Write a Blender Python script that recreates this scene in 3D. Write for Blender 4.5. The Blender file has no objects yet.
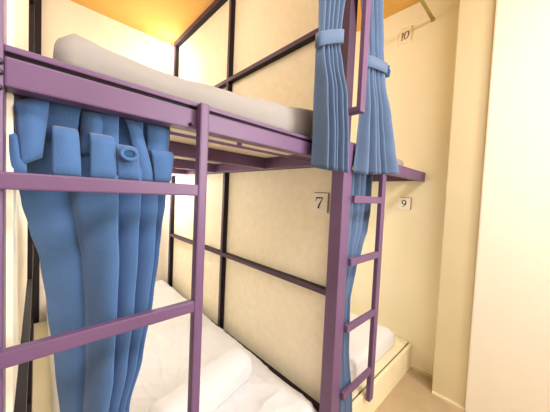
import bpy, bmesh, math, random
from mathutils import Vector, Matrix, noise

scene = bpy.context.scene
COL = scene.collection
PI = math.pi

# ------------------------------------------------------------------ dimensions (metres)
XL = -0.012      # face of left partition framing
XP = 0.935       # face of the right partition framing
PX0, PX1 = 0.897, 0.963   # main post
XW = 1.94        # number wall
YW = 1.973       # far wall
ZC = 2.575       # ceiling
ZR0, ZR1 = 1.317, 1.366   # front rail

# ------------------------------------------------------------------ materials
def srgb(r, g, b):
    def f(c):
        c /= 255.0
        return c / 12.92 if c <= 0.04045 else ((c + 0.055) / 1.055) ** 2.4
    return (f(r), f(g), f(b), 1.0)

def mat(name, col, rough=0.6, var=0.0, scale=8.0, bump=0.0, bscale=60.0, spec=0.3, sheen=0.0, stretch=None, detail=4.0):
    m = bpy.data.materials.new(name); m.use_nodes = True
    nt = m.node_tree; N = nt.nodes; L = nt.links
    b = N['Principled BSDF']
    b.inputs['Base Color'].default_value = col
    b.inputs['Roughness'].default_value = rough
    b.inputs['Specular IOR Level'].default_value = spec
    if sheen: b.inputs['Sheen Weight'].default_value = sheen
    tc = N.new('ShaderNodeTexCoord')
    src = tc.outputs['Object']
    if stretch:
        mp = N.new('ShaderNodeMapping'); mp.inputs['Scale'].default_value = stretch
        L.new(src, mp.inputs['Vector']); src = mp.outputs['Vector']
    if var > 0:
        n = N.new('ShaderNodeTexNoise'); n.inputs['Scale'].default_value = scale; n.inputs['Detail'].default_value = detail
        L.new(src, n.inputs['Vector'])
        mr = N.new('ShaderNodeMapRange'); mr.inputs['From Min'].default_value = 0.3; mr.inputs['From Max'].default_value = 0.7
        mr.inputs['To Min'].default_value = 1 - var; mr.inputs['To Max'].default_value = 1 + var * 0.4
        L.new(n.outputs['Fac'], mr.inputs['Value'])
        mx = N.new('ShaderNodeMix'); mx.data_type = 'RGBA'; mx.blend_type = 'MULTIPLY'
        mx.inputs['Factor'].default_value = 1.0
        mx.inputs[6].default_value = col
        L.new(mr.outputs['Result'], mx.inputs[7])
        L.new(mx.outputs[2], b.inputs['Base Color'])
    if bump > 0:
        n2 = N.new('ShaderNodeTexNoise'); n2.inputs['Scale'].default_value = bscale; n2.inputs['Detail'].default_value = 5
        L.new(src, n2.inputs['Vector'])
        bp = N.new('ShaderNodeBump'); bp.inputs['Strength'].default_value = bump; bp.inputs['Distance'].default_value = 0.01
        L.new(n2.outputs['Fac'], bp.inputs['Height']); L.new(bp.outputs['Normal'], b.inputs['Normal'])
    return m

M = {
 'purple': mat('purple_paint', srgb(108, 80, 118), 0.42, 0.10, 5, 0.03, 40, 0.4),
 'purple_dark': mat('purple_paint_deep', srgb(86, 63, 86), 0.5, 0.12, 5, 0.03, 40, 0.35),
 'black': mat('black_edge', srgb(26, 17, 24), 0.6, 0.2, 20),
 'panel': mat('cream_board', srgb(250, 240, 216), 0.55, 0.05, 26, 0.12, 55, 0.25, detail=8),
 'deck': mat('pale_plywood', srgb(248, 234, 210), 0.7, 0.08, 6, 0.05, 30, 0.2, stretch=(1, 6, 1)),
 'wall': mat('cream_wall_paint', srgb(248, 239, 210), 0.85, 0.03, 3, 0.05, 90, 0.15),
 'wall_white': mat('white_wall_paint', srgb(250, 243, 228), 0.85, 0.02, 3, 0.04, 90, 0.15),
 'wall_far': mat('pale_wall_paint', srgb(250, 240, 222), 0.85, 0.03, 3, 0.05, 90, 0.15),
 'column': mat('wall_paint_shaded', srgb(222, 209, 172), 0.85, 0.04, 4, 0.05, 90, 0.15),  # wall paint darkened, the column's shade put into its colour
 'ceiling': mat('orange_ceiling_paint', srgb(228, 178, 98), 0.8, 0.04, 2, 0.04, 60, 0.15),
 'floor': mat('tan_floor', srgb(188, 166, 134), 0.6, 0.10, 9, 0.03, 50, 0.3),
 'sheet': mat('white_sheet', srgb(228, 227, 230), 0.9, 0.03, 6, 0.10, 14, 0.1, 0.2),
 'pad': mat('mattress_shade_grey', srgb(160, 155, 152), 0.9, 0.05, 7, 0.12, 22, 0.1, 0.2),  # off-white greyed down: shade of the front face put into the colour
 'blue': mat('blue_fabric', srgb(76, 112, 164), 0.85, 0.07, 14, 0.12, 260, 0.12, 0.25),
 'blue_dusty': mat('blue_grey_fabric', srgb(92, 114, 148), 0.85, 0.07, 14, 0.12, 260, 0.12, 0.25),
 'blue_deep': mat('deep_blue_fabric', srgb(44, 84, 128), 0.85, 0.07, 14, 0.12, 260, 0.12, 0.2),
 'paper': mat('white_card', srgb(250, 244, 230), 0.7, 0.02, 30),
 'card_shade': mat('card_shadow_line', srgb(140, 128, 108), 0.8),  # tone for the painted shadow lines around the cards
 'paper_cream': mat('cream_card', srgb(248, 236, 204), 0.7, 0.02, 30),
 'ink': mat('dark_ink', srgb(38, 30, 34), 0.6),
 'brass': mat('olive_rod_paint', srgb(186, 168, 96), 0.45, 0.1, 12, spec=0.4),
 'box': mat('cream_bed_box', srgb(242, 230, 196), 0.6, 0.05, 6, 0.04, 40, 0.25),
 'steel': mat('dark_steel', srgb(52, 40, 54), 0.4, spec=0.5),
 'white_pvc': mat('white_plastic', srgb(244, 242, 236), 0.4),
}
def emis(name, col, s):
    m = bpy.data.materials.new(name); m.use_nodes = True
    b = m.node_tree.nodes['Principled BSDF']
    b.inputs['Base Color'].default_value = col
    b.inputs['Emission Color'].default_value = col
    b.inputs['Emission Strength'].default_value = s
    return m
M['lamp'] = emis('lit_lamp_diffuser', (1, 0.97, 0.92, 1), 5.0)

# ------------------------------------------------------------------ helpers
def link(name, bm, mats, parent=None, smooth=False):
    bm.normal_update()
    me = bpy.data.meshes.new(name); bm.to_mesh(me); bm.free()
    if not isinstance(mats, (list, tuple)): mats = [mats]
    for m in mats: me.materials.append(m)
    if smooth:
        for p in me.polygons: p.use_smooth = True
    o = bpy.data.objects.new(name, me); COL.objects.link(o)
    if parent:
        o.parent = parent
        o.matrix_parent_inverse = Matrix.Translation(parent.location).inverted()
    return o

def tag(o, label, cat, group=None):
    o['label'] = label; o['category'] = cat
    if group: o['group'] = group
    return o

def thing(name, loc, label, cat, group=None):
    o = bpy.data.objects.new(name, None); COL.objects.link(o); o.location = loc
    o.empty_display_size = 0.05
    return tag(o, label, cat, group)

def struct(o):
    o['kind'] = 'structure'; return o

def box(bm, x0, x1, y0, y1, z0, z1, bev=0.0, mi=0, seg=2):
    vs = [bm.verts.new((x, y, z)) for x in (x0, x1) for y in (y0, y1) for z in (z0, z1)]
    idx = [(0, 1, 3, 2), (4, 6, 7, 5), (0, 4, 5, 1), (2, 3, 7, 6), (0, 2, 6, 4), (1, 5, 7, 3)]
    fs = [bm.faces.new([vs[i] for i in f]) for f in idx]
    for f in fs: f.material_index = mi
    if bev > 0:
        es = list({e for f in fs for e in f.edges})
        bmesh.ops.bevel(bm, geom=es, offset=bev, segments=seg, profile=0.6, affect='EDGES')
    return fs

def boxo(name, b, m, parent=None, bev=0.003):
    bm = bmesh.new(); box(bm, *b, bev=bev)
    return link(name, bm, m, parent)

def tube(bm, pts, rad, n=12, cap=True):
    pts = [Vector(p) for p in pts]; rings = []
    for i, p in enumerate(pts):
        d = (pts[min(i + 1, len(pts) - 1)] - pts[max(i - 1, 0)]).normalized()
        a = d.orthogonal().normalized() if abs(d.z) < 0.99 else Vector((1, 0, 0))
        if abs(d.z) < 0.99: a = d.cross(Vector((0, 0, 1))).normalized()
        b = d.cross(a).normalized()
        r = rad[i] if isinstance(rad, (list, tuple)) else rad
        rings.append([bm.verts.new(p + a * r * math.cos(2 * PI * k / n) + b * r * math.sin(2 * PI * k / n)) for k in range(n)])
    for r0, r1 in zip(rings, rings[1:]):
        for k in range(n):
            bm.faces.new((r0[k], r0[(k + 1) % n], r1[(k + 1) % n], r1[k]))
    if cap:
        bm.faces.new(rings[0][::-1]); bm.faces.new(rings[-1])

def interp(rows, z):
    # rows sorted by descending z ; smooth interpolation
    if z >= rows[0][0]: return rows[0][1:]
    for a, b in zip(rows, rows[1:]):
        if a[0] >= z >= b[0]:
            t = (a[0] - z) / max(1e-6, a[0] - b[0]); t = t * t * (3 - 2 * t) * 0.6 + t * 0.4
            return tuple(p + (q - p) * t for p, q in zip(a[1:], b[1:]))
    return rows[-1][1:]

def cloth(rows, nf, seed, nz=70, per=14, overlap=0.3, hem=0.0, wander=0.10):
    """rows: (z, xl, xr, y, amp) descending z. Returns a pleated sheet."""
    bm = bmesh.new(); nu = nf * per
    ztop, zbot = rows[0][0], rows[-1][0]
    grid = []
    rnd = random.Random(seed)
    jit = [rnd.uniform(-0.35, 0.35) for _ in range(nf + 2)]
    am = [rnd.uniform(0.65, 1.25) for _ in range(nf + 2)]
    for j in range(nz + 1):
        z = ztop + (zbot - ztop) * j / nz
        xl, xr, yc, amp = interp(rows, z)
        w = (xr - xl) / nf
        row = []
        for i in range(nu + 1):
            u = i / nu * nf
            k = min(int(u), nf - 1); fr = u - k
            jj = jit[k] * (1 - fr) + jit[k + 1] * fr
            aa = am[k] * (1 - fr) + am[k + 1] * fr
            ph = 2 * PI * u + jj + wander * 6 * noise.noise((u * 0.45 + seed * 7.3, z * 1.4, seed))
            s = math.sin(ph)
            x = xl + w * u + overlap * w * math.sin(2 * ph) * 0.5 + 0.15 * w * jj
            x = min(max(x, xl - 0.1 * w), xr + 0.1 * w)
            y = yc + amp * aa * (s + 0.10 * math.sin(2 * ph + 0.6))
            zz = z
            if hem and j > nz * 0.8:
                zz = z + hem * s * (j / nz - 0.8) / 0.2
            row.append(bm.verts.new((x, y, zz)))
        grid.append(row)
    for j in range(nz):
        for i in range(nu):
            bm.faces.new((grid[j][i], grid[j + 1][i], grid[j + 1][i + 1], grid[j][i + 1]))
    return bm

def lobes(rows, breaks, seed, nz=90, per=18, tilt=0.5, hem=0.0, power=0.75, drift=0.05, skew=0.0, tilts=None, pleat=0.0, offs=None):
    """Draped cloth of wide rounded folds with sharp creases. breaks: fold edges across the width (0..1)."""
    bm = bmesh.new(); rnd = random.Random(seed); nf = len(breaks) - 1
    am = [rnd.uniform(0.75, 1.2) for _ in range(nf)]
    ztop, zbot = rows[0][0], rows[-1][0]; grid = []
    for j in range(nz + 1):
        z = ztop + (zbot - ztop) * j / nz
        xl, xr, yc, amp = interp(rows, z); W = xr - xl
        bk = [b + (0 if k in (0, nf) else drift * noise.noise((k * 3.1 + seed, z * 2.2, seed))) for k, b in enumerate(breaks)]
        row = []
        for k in range(nf):
            a, b = bk[k], bk[k + 1]
            for q in range(per + (1 if k == nf - 1 else 0)):
                t = q / per
                x = xl + W * (a + (b - a) * t)
                ad = amp * am[k] * min(1.3, 0.55 + (b - a) * nf * 0.45)
                y = yc - ad * (2 * math.sin(PI * t) ** power - 1) + (tilts[k] if tilts else tilt * (1 if k % 2 == 0 else 0.7)) * amp * (t - 0.5)
                if pleat:
                    wd = b - a; ov = pleat * min(wd, 0.2) * W
                    if t <= 0.84:
                        q2 = t / 0.84
                        x = xl + W * a + (W * wd + (ov if k < nf - 1 else 0)) * q2
                        g = 0.35 * q2 + 0.65 * math.sin(PI / 2 * min(1, q2 * 1.12)) ** 1.1
                        g -= 0.10 * math.sin(PI * q2) * noise.noise((k * 5.1, z * 4, seed + 2))
                    else:
                        q2 = (t - 0.84) / 0.16
                        x = xl + W * b + (ov if k < nf - 1 else 0) * (1 - q2) + 0.15 * ov * math.sin(PI * q2)
                        g = 1 - q2 ** 1.5
                    y = yc + ad * (1 - 2 * g)
                if offs:
                    e = min(1.0, t / 0.12, (1 - t) / 0.12)
                    o0 = offs[k]; dz = min(1.0, max(0.0, (ztop - z) / 0.16)); y += dz * (o0 * e + (1 - e) * 0.5 * (o0 + offs[max(0, min(nf - 1, k + (-1 if t < 0.5 else 1)))]))
                y += 0.002 * noise.noise((x * 30, z * 5, seed))
                zz = z + skew * (a + (b - a) * t - 0.5) * (j / nz) ** 3
                if j > nz * 0.8: zz += -hem * math.sin(PI * t) * (j / nz - 0.8) / 0.2 + hem * 0.5 * (j / nz - 0.8) / 0.2
                row.append(bm.verts.new((x, y, zz)))
        grid.append(row)
    n = len(grid[0])
    for j in range(nz):
        for i in range(n - 1):
            bm.faces.new((grid[j][i], grid[j + 1][i], grid[j + 1][i + 1], grid[j][i + 1]))
    return bm

def cloth_obj(name, bm, m, parent, thick=0.002):
    o = link(name, bm, m, parent, smooth=True)
    s = o.modifiers.new('thickness', 'SOLIDIFY'); s.thickness = thick; s.offset = 0
    return o

def ribbon(pts, widths, closed=False):
    """2-D stroke of varying width -> list of quads (u,v)."""
    n = len(pts); out = []
    for i in range(n):
        a = Vector(pts[(i - 1) % n] if (closed or i > 0) else pts[i]); b = Vector(pts[(i + 1) % n] if (closed or i < n - 1) else pts[i])
        d = (b - a).normalized(); nrm = Vector((-d.y, d.x)); p = Vector(pts[i]); w = widths[i] / 2
        out.append((p + nrm * w, p - nrm * w))
    return out, closed

# ------------------------------------------------------------------ room shell
def structure_box(name, b, m, bev=0.0):
    return struct(boxo(name, b, m, None, bev))

structure_box('floor', (-2.2, 2.4, -1.9, YW + 0.1, -0.1, 0.0), M['floor'])
structure_box('ceiling', (-2.2, 2.4, -1.9, YW + 0.1, ZC, ZC + 0.1), M['ceiling'])
structure_box('wall_far', (-2.2, 2.4, YW, YW + 0.1, 0, ZC), M['wall_far'])
structure_box('wall_right', (XW, XW + 0.12, -0.20, YW, 0, ZC), M['wall'])
structure_box('column', (1.785, XW + 0.12, -0.330, -0.155, 0, ZC), M['column'], 0.006)
structure_box('wall_corridor', (1.765, XW + 0.12, -1.9, -0.325, 0, ZC), M['wall_white'], 0.008)
structure_box('wall_back', (-2.2, 1.765, -1.95, -1.85, 0, ZC), M['wall_white'])
structure_box('wall_left', (-2.3, -2.2, -1.9, YW, 0, ZC), M['wall_white'])
# slim painted strip closing the far corner of the upper left bunk
structure_box('trim_1', (0.885, 0.915, 1.945, YW, 1.40, ZC), M['white_pvc'], 0.004)
# shallow base cove along the wall foot
structure_box('baseboard_right', (1.925, 1.945, -0.155, 0.0, 0, 0.012), M['column'])
structure_box('baseboard_column', (1.772, 1.79, -0.345, -0.16, 0, 0.012), M['box'])

# ------------------------------------------------------------------ partitions
def member(name, b, parent, sides):
    """framing bar: purple face on +-x, black on the other sides"""
    bm = bmesh.new(); fs = box(bm, *b)
    for f in bm.faces:
        f.normal_update()
        f.material_index = 0 if abs(f.normal.x) > 0.5 else 1
    return link(name, bm, [M['purple_dark'], M['black']], parent)

def partition(name, face, panel, label, sgn, y_mid, y_end):
    """face: x of bar faces toward the left bunk; panel: x of the board; sgn: +1 board lies at +x of the face."""
    t = thing(name, (panel, 1.0, 0.0), label, 'partition')
    xa, xb = sorted((face, panel + sgn * 0.004))
    pa, pb = sorted((panel, panel + sgn * 0.012))
    ys = [(0.062, y_mid - 0.014), (y_mid + 0.014, y_end - 0.012)]
    zs = [(0.205, 0.735), (0.768, 1.305), (1.395, 1.925), (1.957, 2.535)]
    for ya, yb in ys:
        for za, zb in zs:
            boxo('panel', (pa, pb, ya - 0.013, yb + 0.013, za - 0.013, zb + 0.013), M['panel'], t, 0.001)
    bars = [('upright', (xa, xb, y_mid - 0.012, y_mid + 0.012, 0.0, 1.318)),
            ('upright', (xa, xb, y_mid - 0.012, y_mid + 0.012, 1.39, ZC - 0.04)),
            ('upright', (xa, xb, y_end - 0.012, y_end + 0.022, 0.0, ZC - 0.04)),
            ('cross_rail', (xa - 0.001, xb, 0.06, y_end - 0.012, 0.740, 0.764)),
            ('cross_rail', (xa - 0.001, xb, 0.06, y_end - 0.012, 1.930, 1.954)),
            ('bottom_rail', (xa - 0.001, xb, 0.06, y_end - 0.012, 0.178, 0.208)),
            ('top_rail', (xa - 0.004, xb, 0.06, y_end + 0.02, ZC - 0.042, ZC - 0.001))]
    if sgn < 0: bars[2] = ('upright', (xa, 0.018, y_end - 0.012, y_end + 0.022, 0.0, ZC - 0.04))
    for n, b in bars: member(n, b, t, None)
    return t

part_r = partition('partition', XP, 0.970, 'cream boarded partition in purple framing, holding the card numbered 7', 1, 0.958, 1.89)
part_l = partition('partition', XL, -0.028, 'cream boarded partition at the far left, seen edge on beside the left post', -1, 0.973, 1.935)

# ------------------------------------------------------------------ bunk frames
RY0, RY1 = -0.018, 0.0      # ladder plane
def rung(x0, x1, z, parent, h=0.026, m=None):
    return boxo('rung', (x0, x1, RY0, RY1 - 0.002, z - h / 2, z + h / 2), m or M['purple'], parent, 0.003)

def rail(name, x0, x1, parent, groove=True):
    bm = bmesh.new()
    box(bm, x0, x1, 0.004, 0.042, ZR0, ZR1 - 0.005, bev=0.003)       # tube
    box(bm, x0, x1, 0.012 if groove else 0.005, 0.030, ZR1 - 0.007, ZR1 + 0.004, mi=1 if groove else 0)    # dark groove
    box(bm, x0, x1, 0.004, 0.016, ZR1 + 0.002, ZR1 + 0.012, bev=0.002)     # upstand lip
    return link(name, bm, [M['purple'], M['black']], parent)

bunk = thing('bunk_bed', (0.45, 0.0, 0.0), 'purple steel bunk frame nearest the camera, with posts, ladder and upper deck of bunk 7', 'bunk bed')
boxo('post', (-0.100, -0.036, 0.0, 0.06, 0.0, ZC), M['purple'], bunk, 0.004)
boxo('post', (PX0, PX1, 0.0, 0.058, 0.0, 1.41), M['purple'], bunk, 0.004)
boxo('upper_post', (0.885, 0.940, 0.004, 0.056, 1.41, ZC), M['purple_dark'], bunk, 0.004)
rail('front_rail', -0.036, PX0, bunk)
boxo('ladder_stile', (0.264, 0.286, RY0 - 0.001, RY1 + 0.003, 0.14, 1.374), M['purple'], bunk, 0.004)
for z in (1.177, 0.910, 0.63, 0.33): rung(-0.06, 0.265, z, bunk)
for y in (0.50, 1.02, 1.50):
    boxo('joist', (-0.030, XP, y - 0.018, y + 0.018, 1.318, 1.374), M['purple'], bunk, 0.002)
boxo('side_rail', (0.895, XP - 0.001, 0.058, 1.92, 1.316, 1.374), M['purple'], bunk, 0.002)
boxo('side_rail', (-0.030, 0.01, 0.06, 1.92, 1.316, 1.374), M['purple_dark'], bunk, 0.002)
boxo('deck_board', (-0.030, XP, 0.044, 1.94, 1.375, 1.388), M['deck'], bunk, 0.001)
def bolt(x, z, parent):
    bm = bmesh.new(); tube(bm, [(x, 0.004, z), (x, -0.003, z), (x, -0.006, z)], [0.0045, 0.0045, 0.003], 10)
    return link('bolt', bm, M['steel'], parent, True)
bolt(-0.040, 1.349, bunk); bolt(-0.040, 1.334, bunk); bolt(-0.041, 1.312, bunk)
bolt(0.252, 1.325, bunk)

bunk2 = thing('bunk_bed', (1.45, 0.0, 0.0), 'purple steel bunk frame beyond the middle post, with narrow ladder against the cream wall', 'bunk bed')
rail('front_rail', PX1, XW - 0.002, bunk2, False)
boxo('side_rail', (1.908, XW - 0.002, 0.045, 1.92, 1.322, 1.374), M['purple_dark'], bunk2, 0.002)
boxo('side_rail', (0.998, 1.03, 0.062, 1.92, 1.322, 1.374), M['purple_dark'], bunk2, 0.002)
boxo('ladder_stile', (1.220, 1.261, RY0 - 0.001, RY1 + 0.003, 0.155, 1.318), M['purple'], bunk2, 0.004)
for z in (1.174, 0.906, 0.616, 0.318): rung(PX1, 1.224, z, bunk2, 0.032)
bm = bmesh.new()
box(bm, 0.850, 0.886, -0.082, -0.064, 1.495, ZC, bev=0.003)
h_bar = link('grab_bar', bm, M['purple'], bunk)
boxo('grab_bar_arm', (0.853, 0.884, -0.066, 0.008, 1.495, 1.517), M['purple'], bunk, 0.003)
for y in (0.50, 1.02, 1.50):
    boxo('joist', (1.03, 1.908, y - 0.018, y + 0.018, 1.318, 1.374), M['purple_dark'], bunk2, 0.002)
boxo('deck_board', (0.998, XW - 0.003, 0.062, 1.94, 1.375, 1.388), M['deck'], bunk2, 0.001)

# ------------------------------------------------------------------ mattresses
def mattress_bm(x0, x1, y0, y1, z0, topf, nx=36, ny=60, rnd=0.022, wr=0.004, seed=0, sidebulge=0.006, crease=0.0):
    """soft slab: profile across the border is rounded, top follows topf(x,y)"""
    bm = bmesh.new()
    # concentric parameter: use s,t in [-1,1] grid for the top, then skirt rings down to z0
    def P(u, v):
        return x0 + (x1 - x0) * u, y0 + (y1 - y0) * v
    grid = []
    for j in range(ny + 1):
        row = []
        for i in range(nx + 1):
            x, y = P(i / nx, j / ny)
            dx = min(x - x0, x1 - x); dy = min(y - y0, y1 - y)
            d = min(dx, dy)
            z = topf(x, y)
            cx = max(0.0, rnd - dx); cy = max(0.0, rnd - dy)
            c = min(rnd, math.hypot(cx, cy))
            z -= rnd - math.sqrt(max(0, rnd * rnd - c * c))
            n = noise.noise((x * 6 + seed, y * 6, seed)) + 0.6 * noise.noise((x * 17 + seed, y * 9, seed + 3)) + 0.5 * (1 - abs(noise.noise((x * 9 + y * 7 + seed, y * 3 - x * 4, seed + 9)))) ** 6
            z += wr * n
            if crease: z += crease * sum((1 - abs(noise.noise((x * f * ca + y * f * sa + seed, (y * ca - x * sa) * f * 0.35, seed + k)))) ** 14 for k, (f, ca, sa) in enumerate(((7, 0.8, 0.6), (9, 0.3, 0.95), (11, 0.97, -0.25))))
            row.append(bm.verts.new((x, y, z)))
        grid.append(row)
    for j in range(ny):
        for i in range(nx):
            bm.faces.new((grid[j][i], grid[j][i + 1], grid[j + 1][i + 1], grid[j + 1][i]))
    loop = [grid[0][i] for i in range(nx)] + [grid[j][nx] for j in range(ny)] + [grid[ny][nx - i] for i in range(nx)] + [grid[ny - j][0] for j in range(ny)]
    cx, cy = (x0 + x1) / 2, (y0 + y1) / 2
    prev = loop
    K = 6
    for k in range(1, K + 1):
        t = k / K; ring = []
        for v in loop:
            bulge = math.sin(PI * t) * sidebulge
            z = v.co.z + (z0 - v.co.z) * t
            ox = (1 if v.co.x > cx else -1) * bulge if (abs(v.co.x - x0) < 1e-4 or abs(v.co.x - x1) < 1e-4) else 0
            oy = (1 if v.co.y > cy else -1) * bulge if (abs(v.co.y - y0) < 1e-4 or abs(v.co.y - y1) < 1e-4) else 0
            ring.append(bm.verts.new((v.co.x + ox, v.co.y + oy, z)))
        n = len(loop)
        for i in range(n):
            bm.faces.new((prev[i], ring[i], ring[(i + 1) % n], prev[(i + 1) % n]))
        prev = ring
    bm.faces.new(prev[::-1])
    return bm

def lerp_table(tb, x):
    if x <= tb[0][0]: return tb[0][1]
    for a, b in zip(tb, tb[1:]):
        if x <= b[0]:
            t = (x - a[0]) / (b[0] - a[0]); t = t * t * (3 - 2 * t)
            return a[1] + (b[1] - a[1]) * t
    return tb[-1][1]

TB = [(0.026, 1.434), (0.045, 1.452), (0.11, 1.444), (0.2, 1.441), (0.42, 1.455), (0.60, 1.474), (0.77, 1.497), (0.93, 1.51)]
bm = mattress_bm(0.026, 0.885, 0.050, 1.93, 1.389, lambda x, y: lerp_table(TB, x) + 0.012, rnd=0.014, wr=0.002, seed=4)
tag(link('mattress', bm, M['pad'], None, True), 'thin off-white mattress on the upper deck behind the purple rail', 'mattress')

platform = thing('bed_platform', (0.45, 0.05, 0.0), 'cream low bed base under the lower mattress of bunk 7', 'bed base')
boxo('top_board', (-0.010, 0.93, 0.065, 1.918, 0.15, 0.172), M['box'], platform, 0.002)
boxo('front_panel', (-0.010, 0.90, 0.066, 0.085, 0.0, 0.15), M['box'], platform, 0.002)

def top7(x, y):
    return 0.245 + 0.030 * y + 0.004 * math.sin(x * 9)
bm = mattress_bm(0.062, 0.912, 0.075, 1.945, 0.1725, top7, nx=120, ny=220, rnd=0.035, wr=0.006, seed=11, crease=0.006)
tag(link('mattress', bm, M['sheet'], None, True), 'white sheeted lower mattress of bunk 7, rumpled, with a rolled blanket on it', 'mattress')

# rolled blanket / bolster across the foot of the lower bed
def roll_bm():
    bm = bmesh.new()
    A = Vector((0.785, 0.452, 0.325)); B = Vector((0.285, 0.335, 0.322))
    d = (B - A); L = d.length; d.normalize(); side = Vector((-d.y, d.x, 0)); up = Vector((0, 0, 1))
    ns, n = 56, 40; rings = []
    for i in range(ns + 1):
        t = i / ns
        e = min(t, 1 - t) * L
        k = min(1.0, e / 0.05); k = math.sqrt(max(0.0, 1 - (1 - k) ** 2)) * 0.96 + 0.02
        fat = 1.0 + 0.12 * math.sin(PI * t) - 0.05 * t
        ring = []
        for j in range(n):
            a = 2 * PI * j / n
            ca, sa = math.cos(a), math.sin(a)
            p = 2.6
            q = (abs(ca) ** p + abs(sa) ** p) ** (-1 / p)
            w = 0.074 * fat * k * q * ca; h = 0.072 * fat * k * q * sa
            c = A + d * (L * t)
            nn = 0.006 * noise.noise((t * 5, ca * 1.5, sa * 1.5)) + 0.003 * noise.noise((t * 14, ca * 4, sa * 4)) 
            pos = c + side * (w + nn * ca) + up * (h + nn * sa)
            pos.z = max(pos.z, top7(pos.x, pos.y) + 0.001)
            ring.append(bm.verts.new(pos))
        rings.append(ring)
    for r0, r1 in zip(rings, rings[1:]):
        for j in range(n):
            bm.faces.new((r0[j], r0[(j + 1) % n], r1[(j + 1) % n], r1[j]))
    bm.faces.new(rings[0][::-1]); bm.faces.new(rings[-1])
    return bm
tag(link('rolled_blanket', roll_bm(), M['sheet'], None, True), 'white rolled blanket lying across the lower bed of bunk 7', 'blanket')

# right-hand lower bed base
base = thing('bed_platform', (1.45, 0.03, 0.0), 'cream boxed bed base below bunk 9, meeting the tan floor by the wall', 'bed base')
boxo('front_panel', (0.97, XW - 0.003, 0.014, 0.034, 0.0, 0.168), M['box'], base, 0.002)
boxo('lid', (0.97, XW - 0.003, 0.042, 1.95, 0.160, 0.178), M['box'], base, 0.002)
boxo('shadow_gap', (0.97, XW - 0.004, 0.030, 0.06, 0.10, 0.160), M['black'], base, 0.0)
bm = mattress_bm(1.0, 1.775, 0.085, 1.93, 0.179, lambda x, y: 0.292 + 0.02 * y, nx=44, ny=80, rnd=0.022, wr=0.003, seed=23, crease=0.004)
tag(link('mattress', bm, M['sheet'], None, True), 'white lower mattress behind the narrow ladder, on the boxed base under number 9', 'mattress')
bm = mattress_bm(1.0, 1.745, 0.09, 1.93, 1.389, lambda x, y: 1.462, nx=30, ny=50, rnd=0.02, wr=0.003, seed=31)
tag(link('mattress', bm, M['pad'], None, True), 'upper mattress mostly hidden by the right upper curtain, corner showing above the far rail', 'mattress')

# ------------------------------------------------------------------ curtains
rod = thing('curtain_rod', (0.95, 0.022, 2.41), 'thin olive curtain rod near the orange ceiling, meeting the wall above number 10', 'curtain rod')
bm = bmesh.new(); tube(bm, [(-0.03, 0.022, 2.41), (0.9, 0.022, 2.41), (XW - 0.003, 0.022, 2.41)], 0.0105, 14)
link('rod', bm, M['brass'], rod, True)
bm = bmesh.new(); tube(bm, [(XW - 0.014, 0.022, 2.41), (XW - 0.001, 0.022, 2.41)], 0.013, 16)
link('wall_socket', bm, M['brass'], rod, True)

def band(bm, pts, h, thick):
    """closed strip: list of (x,y,z centre) around; h height"""
    n = len(pts); prev = None; rings = []
    for (x, y, z) in pts:
        rings.append((bm.verts.new((x, y, z + h / 2)), bm.verts.new((x, y - 0.0, z - h / 2))))
    for i in range(n):
        a, b = rings[i], rings[(i + 1) % n]
        bm.faces.new((a[0], a[1], b[1], b[0]))

def tieback(name, xl, xr, y, ry, z0, z1, h, m, parent):
    bm = bmesh.new(); n = 36; pts = []
    for k in range(n):
        a = 2 * PI * k / n
        c, s = math.cos(a), math.sin(a)
        q = (abs(c) ** 3 + abs(s) ** 3) ** (-1 / 3)
        u = 0.5 + 0.5 * c * q / 1.0
        pts.append((xl + (xr - xl) * min(1, max(0, u)), y + ry * s * q, z0 + (z1 - z0) * min(1, max(0, u))))
    band(bm, pts, h, 0.002)
    o = link(name, bm, m, parent, True)
    s = o.modifiers.new('thickness', 'SOLIDIFY'); s.thickness = 0.003; s.offset = 0
    return o

# curtain of the upper left bunk (tied, in front of the middle post)
c8 = thing('curtain', (0.70, -0.05, 1.27), 'dusty blue tied curtain of the upper near bunk, hanging in front of the middle post', 'curtain', 'blue curtains')
rows = [(2.42, 0.585, 0.800, -0.012, 0.014), (2.2, 0.600, 0.792, -0.035, 0.016), (1.90, 0.628, 0.770, -0.045, 0.016), (1.76, 0.637, 0.755, -0.045, 0.010),
        (1.69, 0.640, 0.750, -0.045, 0.008), (1.63, 0.636, 0.764, -0.045, 0.015), (1.52, 0.648, 0.786, -0.045, 0.028), (1.38, 0.658, 0.798, -0.045, 0.034), (1.272, 0.658, 0.804, -0.045, 0.036)]
cloth_obj('panel', lobes(rows, [0, .22, .42, .61, .80, 1], 3, nz=90, per=24, hem=0.014, tilt=0.4, power=1.7), M['blue_dusty'], c8)
tieback('tieback', 0.630, 0.760, -0.045, 0.019, 1.662, 1.728, 0.044, M['blue_dusty'], c8)

# curtain of the upper right bunk
c10 = thing('curtain', (1.2, -0.03, 1.28), 'blue tied curtain flaring over the far rail beside the grab bar, below number 10', 'curtain', 'blue curtains')
rows = [(2.42, 0.880, 1.070, 0.005, 0.012), (2.2, 0.890, 1.078, -0.02, 0.014), (2.0, 0.905, 1.083, -0.03, 0.014), (1.84, 0.940, 1.118, -0.03, 0.011), (1.77, 0.960, 1.138, -0.03, 0.009),
        (1.70, 0.965, 1.155, -0.03, 0.012), (1.55, 0.965, 1.222, -0.03, 0.026), (1.42, 0.960, 1.285, -0.03, 0.030), (1.300, 0.950, 1.355, -0.03, 0.032)]
cloth_obj('panel', lobes(rows, [0, .18, .33, .47, .61, 1], 8, nz=90, per=24, hem=0.012, skew=0.040, power=1.6, tilts=[.4, .4, .4, .4, -1.8]), M['blue_dusty'], c10)
tb = tieback('tieback', 0.955, 1.148, -0.03, 0.020, 1.728, 1.764, 0.045, M['blue_dusty'], c10)
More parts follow.
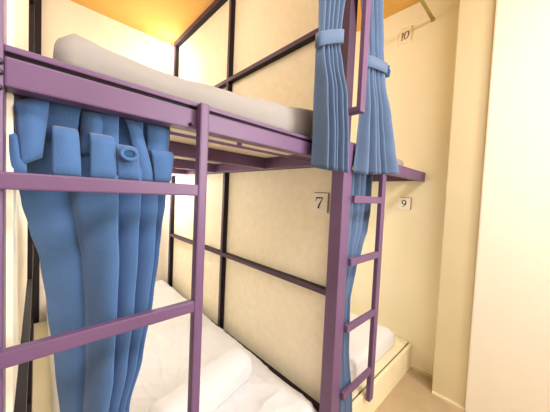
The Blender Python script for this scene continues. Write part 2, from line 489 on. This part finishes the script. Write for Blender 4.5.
bm = bmesh.new(); tube(bm, [(1.146, -0.03, 1.785), (1.162, -0.034, 1.785), (1.170, -0.034, 1.770), (1.166, -0.034, 1.747), (1.152, -0.03, 1.740)], [0.007, 0.010, 0.011, 0.010, 0.006], 10)
link('tie_knot', bm, M['blue_deep'], tb, True)

# narrow lower curtain of the right bunk
c9 = thing('curtain', (1.10, 0.06, 0.03), 'narrow blue curtain behind the narrow ladder, swept against the middle post', 'curtain', 'blue curtains')
rows = [(1.312, 0.985, 1.300, 0.075, 0.014), (1.24, 0.985, 1.292, 0.073, 0.014), (1.12, 0.985, 1.285, 0.070, 0.014), (1.02, 0.985, 1.262, 0.068, 0.013), (0.93, 0.985, 1.205, 0.064, 0.012), (0.84, 0.982, 1.150, 0.06, 0.011),
        (0.71, 0.980, 1.085, 0.05, 0.010), (0.47, 0.980, 1.085, 0.040, 0.008), (0.22, 0.978, 1.09, 0.008, 0.006), (0.03, 0.976, 1.10, -0.004, 0.006)]
cloth_obj('panel', lobes(rows, [0, .25, .42, .62, .8, 1], 15, nz=90, power=1.2), M['blue_dusty'], c9)

# big curtain of the lower near bunk
c7 = thing('curtain', (0.09, 0.07, 0.33), 'large bright blue curtain behind the left ladder rungs, with folded tabs along its top', 'curtain', 'blue curtains')
rows = [(1.338, -0.024, 0.226, 0.070, 0.014), (1.30, -0.030, 0.226, 0.070, 0.018), (1.20, -0.030, 0.226, 0.072, 0.020), (1.137, -0.021, 0.224, 0.074, 0.020), (1.09, -0.011, 0.218, 0.078, 0.025), (1.018, 0.006, 0.213, 0.078, 0.025),
        (0.923, 0.017, 0.203, 0.078, 0.025), (0.78, 0.031, 0.183, 0.078, 0.022), (0.673, 0.040, 0.160, 0.082, 0.016), (0.42, 0.056, 0.130, 0.115, 0.013), (0.30, 0.06, 0.124, 0.14, 0.012)]
cloth_obj('panel', lobes(rows, [0, .30, .53, .72, .87, 1], 21, nz=120, per=26, drift=0.04, pleat=0.22, offs=[0.045, -0.012, -0.008, -0.002, 0.010]), M['blue'], c7)

tr = thing('curtain_rail', (0.43, 0.06, 1.309), 'thin purple curtain rail under the front rail of the near upper deck', 'curtain rail')
bm = bmesh.new(); tube(bm, [(-0.026, 0.094, 1.318), (0.4, 0.094, 1.318), (XP, 0.094, 1.318)], 0.0042, 10)
link('rail_tube', bm, M['purple'], tr, True)
for xx in (0.05, 0.45, 0.85):
    boxo('hanger', (xx - 0.006, xx + 0.006, 0.089, 0.099, 1.320, 1.375), M['purple'], tr, 0.001)

def tab(xl0, xr0, xl1, xr1, zt, zb, y, parent, lean=0.0, puff=0.006, m=None):
    bm = bmesh.new(); nu, nv = 10, 14; g = []
    for j in range(nv + 1):
        v = j / nv
        row = []
        for i in range(nu + 1):
            u = i / nu
            x = (xl0 + (xr0 - xl0) * u) * (1 - v) + (xl1 + (xr1 - xl1) * u) * v
            z = zt + (zb - zt) * v + lean * u
            yy = y - puff * math.sin(PI * u) * (0.4 + 0.6 * math.sin(PI * min(1, v * 1.0 + 0.1)))
            if v > 0.86: yy += (v - 0.86) / 0.14 * 0.006
            if v < 0.12: yy += (0.12 - v) / 0.12 * 0.012; z -= 0.0
            row.append(bm.verts.new((x, yy, z)))
        g.append(row)
    for j in range(nv):
        for i in range(nu):
            bm.faces.new((g[j][i], g[j + 1][i], g[j + 1][i + 1], g[j][i + 1]))
    o = link('tab', bm, m or M['blue'], parent, True)
    s = o.modifiers.new('thickness', 'SOLIDIFY'); s.thickness = 0.003; s.offset = 0
    return o
tab(-0.028, 0.016, -0.018, 0.006, 1.312, 1.205, 0.046, c7, lean=0.016, puff=0.008)
tab(0.019, 0.054, 0.019, 0.060, 1.278, 1.191, 0.036, c7)
tab(0.072, 0.111, 0.073, 0.116, 1.276, 1.191, 0.036, c7)
tab(0.114, 0.152, 0.118, 0.160, 1.262, 1.193, 0.038, c7, puff=0.008)
tab(0.133, 0.158, 0.164, 0.194, 1.318, 1.190, 0.050, c7, puff=0.007)
tab(0.182, 0.233, 0.192, 0.226, 1.264, 1.193, 0.046, c7, puff=0.006)
tab(0.062, 0.100, 0.060, 0.104, 1.322, 1.235, 0.062, c7, puff=0.016)
tab(0.175, 0.226, 0.178, 0.222, 1.326, 1.235, 0.060, c7, puff=0.012)
tab(-0.035, -0.018, -0.033, -0.012, 1.262, 1.190, 0.052, c7, puff=0.006)
# open fabric loop between two tabs
bm = bmesh.new(); R_ = []
for k in range(28):
    a = 2 * PI * k / 28
    c = Vector((0.135 + 0.014 * math.cos(a), 0.026 + 0.004 * math.sin(a), 1.243 + 0.011 * math.sin(a)))
    rad = Vector((math.cos(a), 0.3 * math.sin(a), math.sin(a))).normalized()
    R_.append([bm.verts.new(c + rad * 0.0042 * math.cos(b) + Vector((0, 1, 0)) * 0.006 * math.sin(b)) for b in [2 * PI * q / 10 for q in range(10)]])
for k in range(28):
    for q in range(10):
        bm.faces.new((R_[k][q], R_[(k + 1) % 28][q], R_[(k + 1) % 28][(q + 1) % 10], R_[k][(q + 1) % 10]))
link('loop', bm, M['blue'], c7, True)
bm = bmesh.new()
bm.faces.new([bm.verts.new((0.135 + 0.0125 * math.cos(2 * PI * k / 28), 0.0265, 1.243 + 0.0095 * math.sin(2 * PI * k / 28))) for k in range(28)])
link('loop_hole_shade', bm, M['blue_deep'], c7)  # dark disc standing in for the shade inside the loop

# ------------------------------------------------------------------ number cards
def sm(pts, n=6):
    """Catmull-Rom smoothing of an open 2-D stroke with widths (x,y,w)"""
    out = []
    P = [pts[0]] + list(pts) + [pts[-1]]
    for i in range(1, len(P) - 2):
        for k in range(n):
            t = k / n
            out.append(tuple(0.5 * ((2 * P[i][c]) + (-P[i-1][c] + P[i+1][c]) * t + (2*P[i-1][c] - 5*P[i][c] + 4*P[i+1][c] - P[i+2][c]) * t*t + (-P[i-1][c] + 3*P[i][c] - 3*P[i+1][c] + P[i+2][c]) * t**3) for c in range(3)))
    out.append(pts[-1]); return out

SEVEN = [[(0.08, 0.62, .05), (0.10, 0.80, .08), (0.16, 0.94, .12)], [(0.08, 0.92, .13), (0.5, 0.92, .15), (0.94, 0.94, .10)],
         [(0.92, 0.93, .07), (0.70, 0.62, .12), (0.50, 0.30, .17), (0.42, 0.02, .20)]]
NINE_RING = [(0.50 + 0.33 * math.cos(a), 0.66 + 0.30 * math.sin(a), 0.11 + 0.07 * abs(math.cos(a))) for a in [2 * PI * k / 28 for k in range(29)]]
NINE_TAIL = sm([(0.83, 0.66, .17), (0.80, 0.42, .16), (0.62, 0.18, .12), (0.36, 0.04, .08), (0.20, 0.02, .06)])
ONE = [[(0.10, 0.80, .05), (0.24, 0.92, .08)], [(0.30, 0.94, .15), (0.22, 0.48, .15), (0.14, 0.04, .15)], [(0.02, 0.03, .06), (0.28, 0.03, .06)]]
ZERO = [(0.68 + 0.24 * math.cos(a) + 0.08 * math.sin(a), 0.48 + 0.46 * math.sin(a), 0.07 + 0.09 * abs(math.cos(a))) for a in [2 * PI * k / 30 for k in range(31)]]

def card(name, x, yl, yr, z0, z1, strokes, box_, label, paper, edge):
    """card on a plane facing -x. yl = left edge in view (larger y), yr = right edge."""
    t = thing(name, (x, (yl + yr) / 2, z0), label, 'number card', 'numbered cards')
    bm = bmesh.new()
    box(bm, x - 0.004, x, yr, yl, z0, z1)
    link('card_face', bm, paper, t)
    bm = bmesh.new()
    box(bm, x - 0.0075, x, yr - 0.003, yr + 0.0005, z0 + 0.002, z1); box(bm, x - 0.0075, x, yr, yl - 0.012, z1 - 0.0005, z1 + 0.0025)
    link('card_shadow_line', bm, edge, t)  # strips imitating shadow lines at the card's right and top
    (u0, u1, v0, v1) = box_
    bm = bmesh.new()
    for st in strokes:
        pts = [(u0 + (u1 - u0) * a, v0 + (v1 - v0) * b) for a, b, w in st]
        ws = [w * (v1 - v0) * 0.85 for a, b, w in st]
        rr, _ = ribbon(pts, ws)
        W = yl - yr; H = z1 - z0
        q = [tuple(bm.verts.new((x - 0.0052, yl - p.x * W, z0 + p.y * H)) for p in pair) for pair in [((a), (b)) for a, b in rr]]
        for a, b in zip(q, q[1:]): bm.faces.new((a[0], a[1], b[1], b[0]))
    r = bmesh.ops.extrude_face_region(bm, geom=bm.faces[:])
    bmesh.ops.translate(bm, vec=(0.001, 0, 0), verts=[v for v in r['geom'] if isinstance(v, bmesh.types.BMVert)])
    link('numeral', bm, M['ink'], t)
    return t

card('number_card', 0.970, 0.2085, 0.117, 1.104, 1.196, SEVEN, (0.22, 0.72, 0.20, 0.80), 'white card reading 7 on the partition beside the middle post', M['paper'], M['card_shade'])
card('number_card', XW, 0.168, 0.084, 1.116, 1.203, [NINE_RING, NINE_TAIL], (0.22, 0.68, 0.24, 0.80), 'pale card reading 9 on the cream wall below the far rail', M['paper'], M['card_shade'])
card('number_card', XW, 0.240, 0.152, 2.325, 2.430, ONE + [ZERO], (0.14, 0.82, 0.25, 0.78), 'cream card reading 10 high on the wall near the orange ceiling', M['paper_cream'], M['column'])

# ------------------------------------------------------------------ bunk lamps
def lamp(x0, x1, y, z, label):
    t = thing('bunk_lamp', ((x0 + x1) / 2, y, z), label, 'lamp')
    boxo('housing', (x0, x1, y - 0.006, YW, z - 0.012, z + 0.016), M['white_pvc'], t, 0.003)
    bm = bmesh.new(); tube(bm, [(x0 + 0.01, y - 0.014, z), (x1 - 0.01, y - 0.014, z)], 0.012, 14)
    link('diffuser', bm, M['lamp'], t, True)
    return t
lamp(0.62, 0.88, 1.955, 1.335, 'lit tube lamp under the upper deck on the far wall of bunk 7')
lamp(0.74, 0.875, 1.955, 2.505, 'lit tube lamp on the far wall just under the orange ceiling')

def point(name, loc, e, col, r=0.06):
    l = bpy.data.lights.new(name, 'POINT'); l.energy = e; l.color = col; l.shadow_soft_size = r
    o = bpy.data.objects.new(name, l); COL.objects.link(o); o.location = loc; return o
def area(name, loc, rot, e, col, sx, sy):
    l = bpy.data.lights.new(name, 'AREA'); l.energy = e; l.color = col; l.shape = 'RECTANGLE'; l.size = sx; l.size_y = sy
    o = bpy.data.objects.new(name, l); COL.objects.link(o); o.location = loc; o.rotation_euler = rot; return o

WARM = (1.0, 0.86, 0.66); NEUT = (1.0, 0.98, 0.95)
point('lower_bunk_light', (0.74, 1.82, 1.22), 7.0, (1, 0.98, 0.94))
point('lower_bunk_fill', (0.12, 1.15, 1.12), 3.6, (1, 0.94, 0.86), 0.15)
point('upper_bunk_light', (0.72, 1.70, 2.12), 4.5, (1, 0.95, 0.87))
point('upper_corner_light', (0.86, 1.84, 2.47), 1.1, (1, 0.96, 0.90), 0.03)
point('upper_bunk_fill', (0.40, 0.90, 2.20), 4.0, (1, 0.94, 0.86), 0.15)
point('far_upper_light', (1.40, 1.2, 2.15), 8.0, (1, 0.94, 0.80), 0.3)
point('far_lower_light', (1.40, 1.3, 1.05), 8.0, (1, 0.96, 0.88), 0.1)
area('corridor_light', (0.4, -1.15, 2.52), (math.radians(28), 0, 0), 36.0, NEUT, 1.8, 0.5)
area('corridor_side_fill', (1.15, -1.70, 1.55), (math.radians(88), 0, math.radians(38)), 34.0, NEUT, 0.7, 1.0)  # unseen soft fill added from the right to light front faces and folds

w = bpy.data.worlds.new('world'); scene.world = w; w.use_nodes = True
w.node_tree.nodes['Background'].inputs[0].default_value = (1, 0.95, 0.88, 1)
w.node_tree.nodes['Background'].inputs[1].default_value = 0.3

# ------------------------------------------------------------------ camera
ya, pi_, ro = 0.7598, -0.0394, 0.0448
fw = Vector((math.sin(ya) * math.cos(pi_), math.cos(ya) * math.cos(pi_), math.sin(pi_)))
r = Vector((math.cos(ya), -math.sin(ya), 0)); u = r.cross(fw)
Rv = r * math.cos(ro) + u * math.sin(ro); Uv = -r * math.sin(ro) + u * math.cos(ro)
cam = bpy.data.cameras.new('camera'); cam.sensor_fit = 'HORIZONTAL'; cam.sensor_width = 36.0
cam.lens = 36.0 * 251.2621 / 550.0; cam.clip_start = 0.02
co = bpy.data.objects.new('camera', cam); COL.objects.link(co)
mw = Matrix((Rv, Uv, -fw)).transposed().to_4x4(); mw.translation = Vector((0, -0.55, 1.172))
co.matrix_world = mw
scene.camera = co

scene.view_settings.view_transform = 'Standard'
scene.view_settings.look = 'None'
scene.view_settings.exposure = 0.3
scene.view_settings.gamma = 1.0
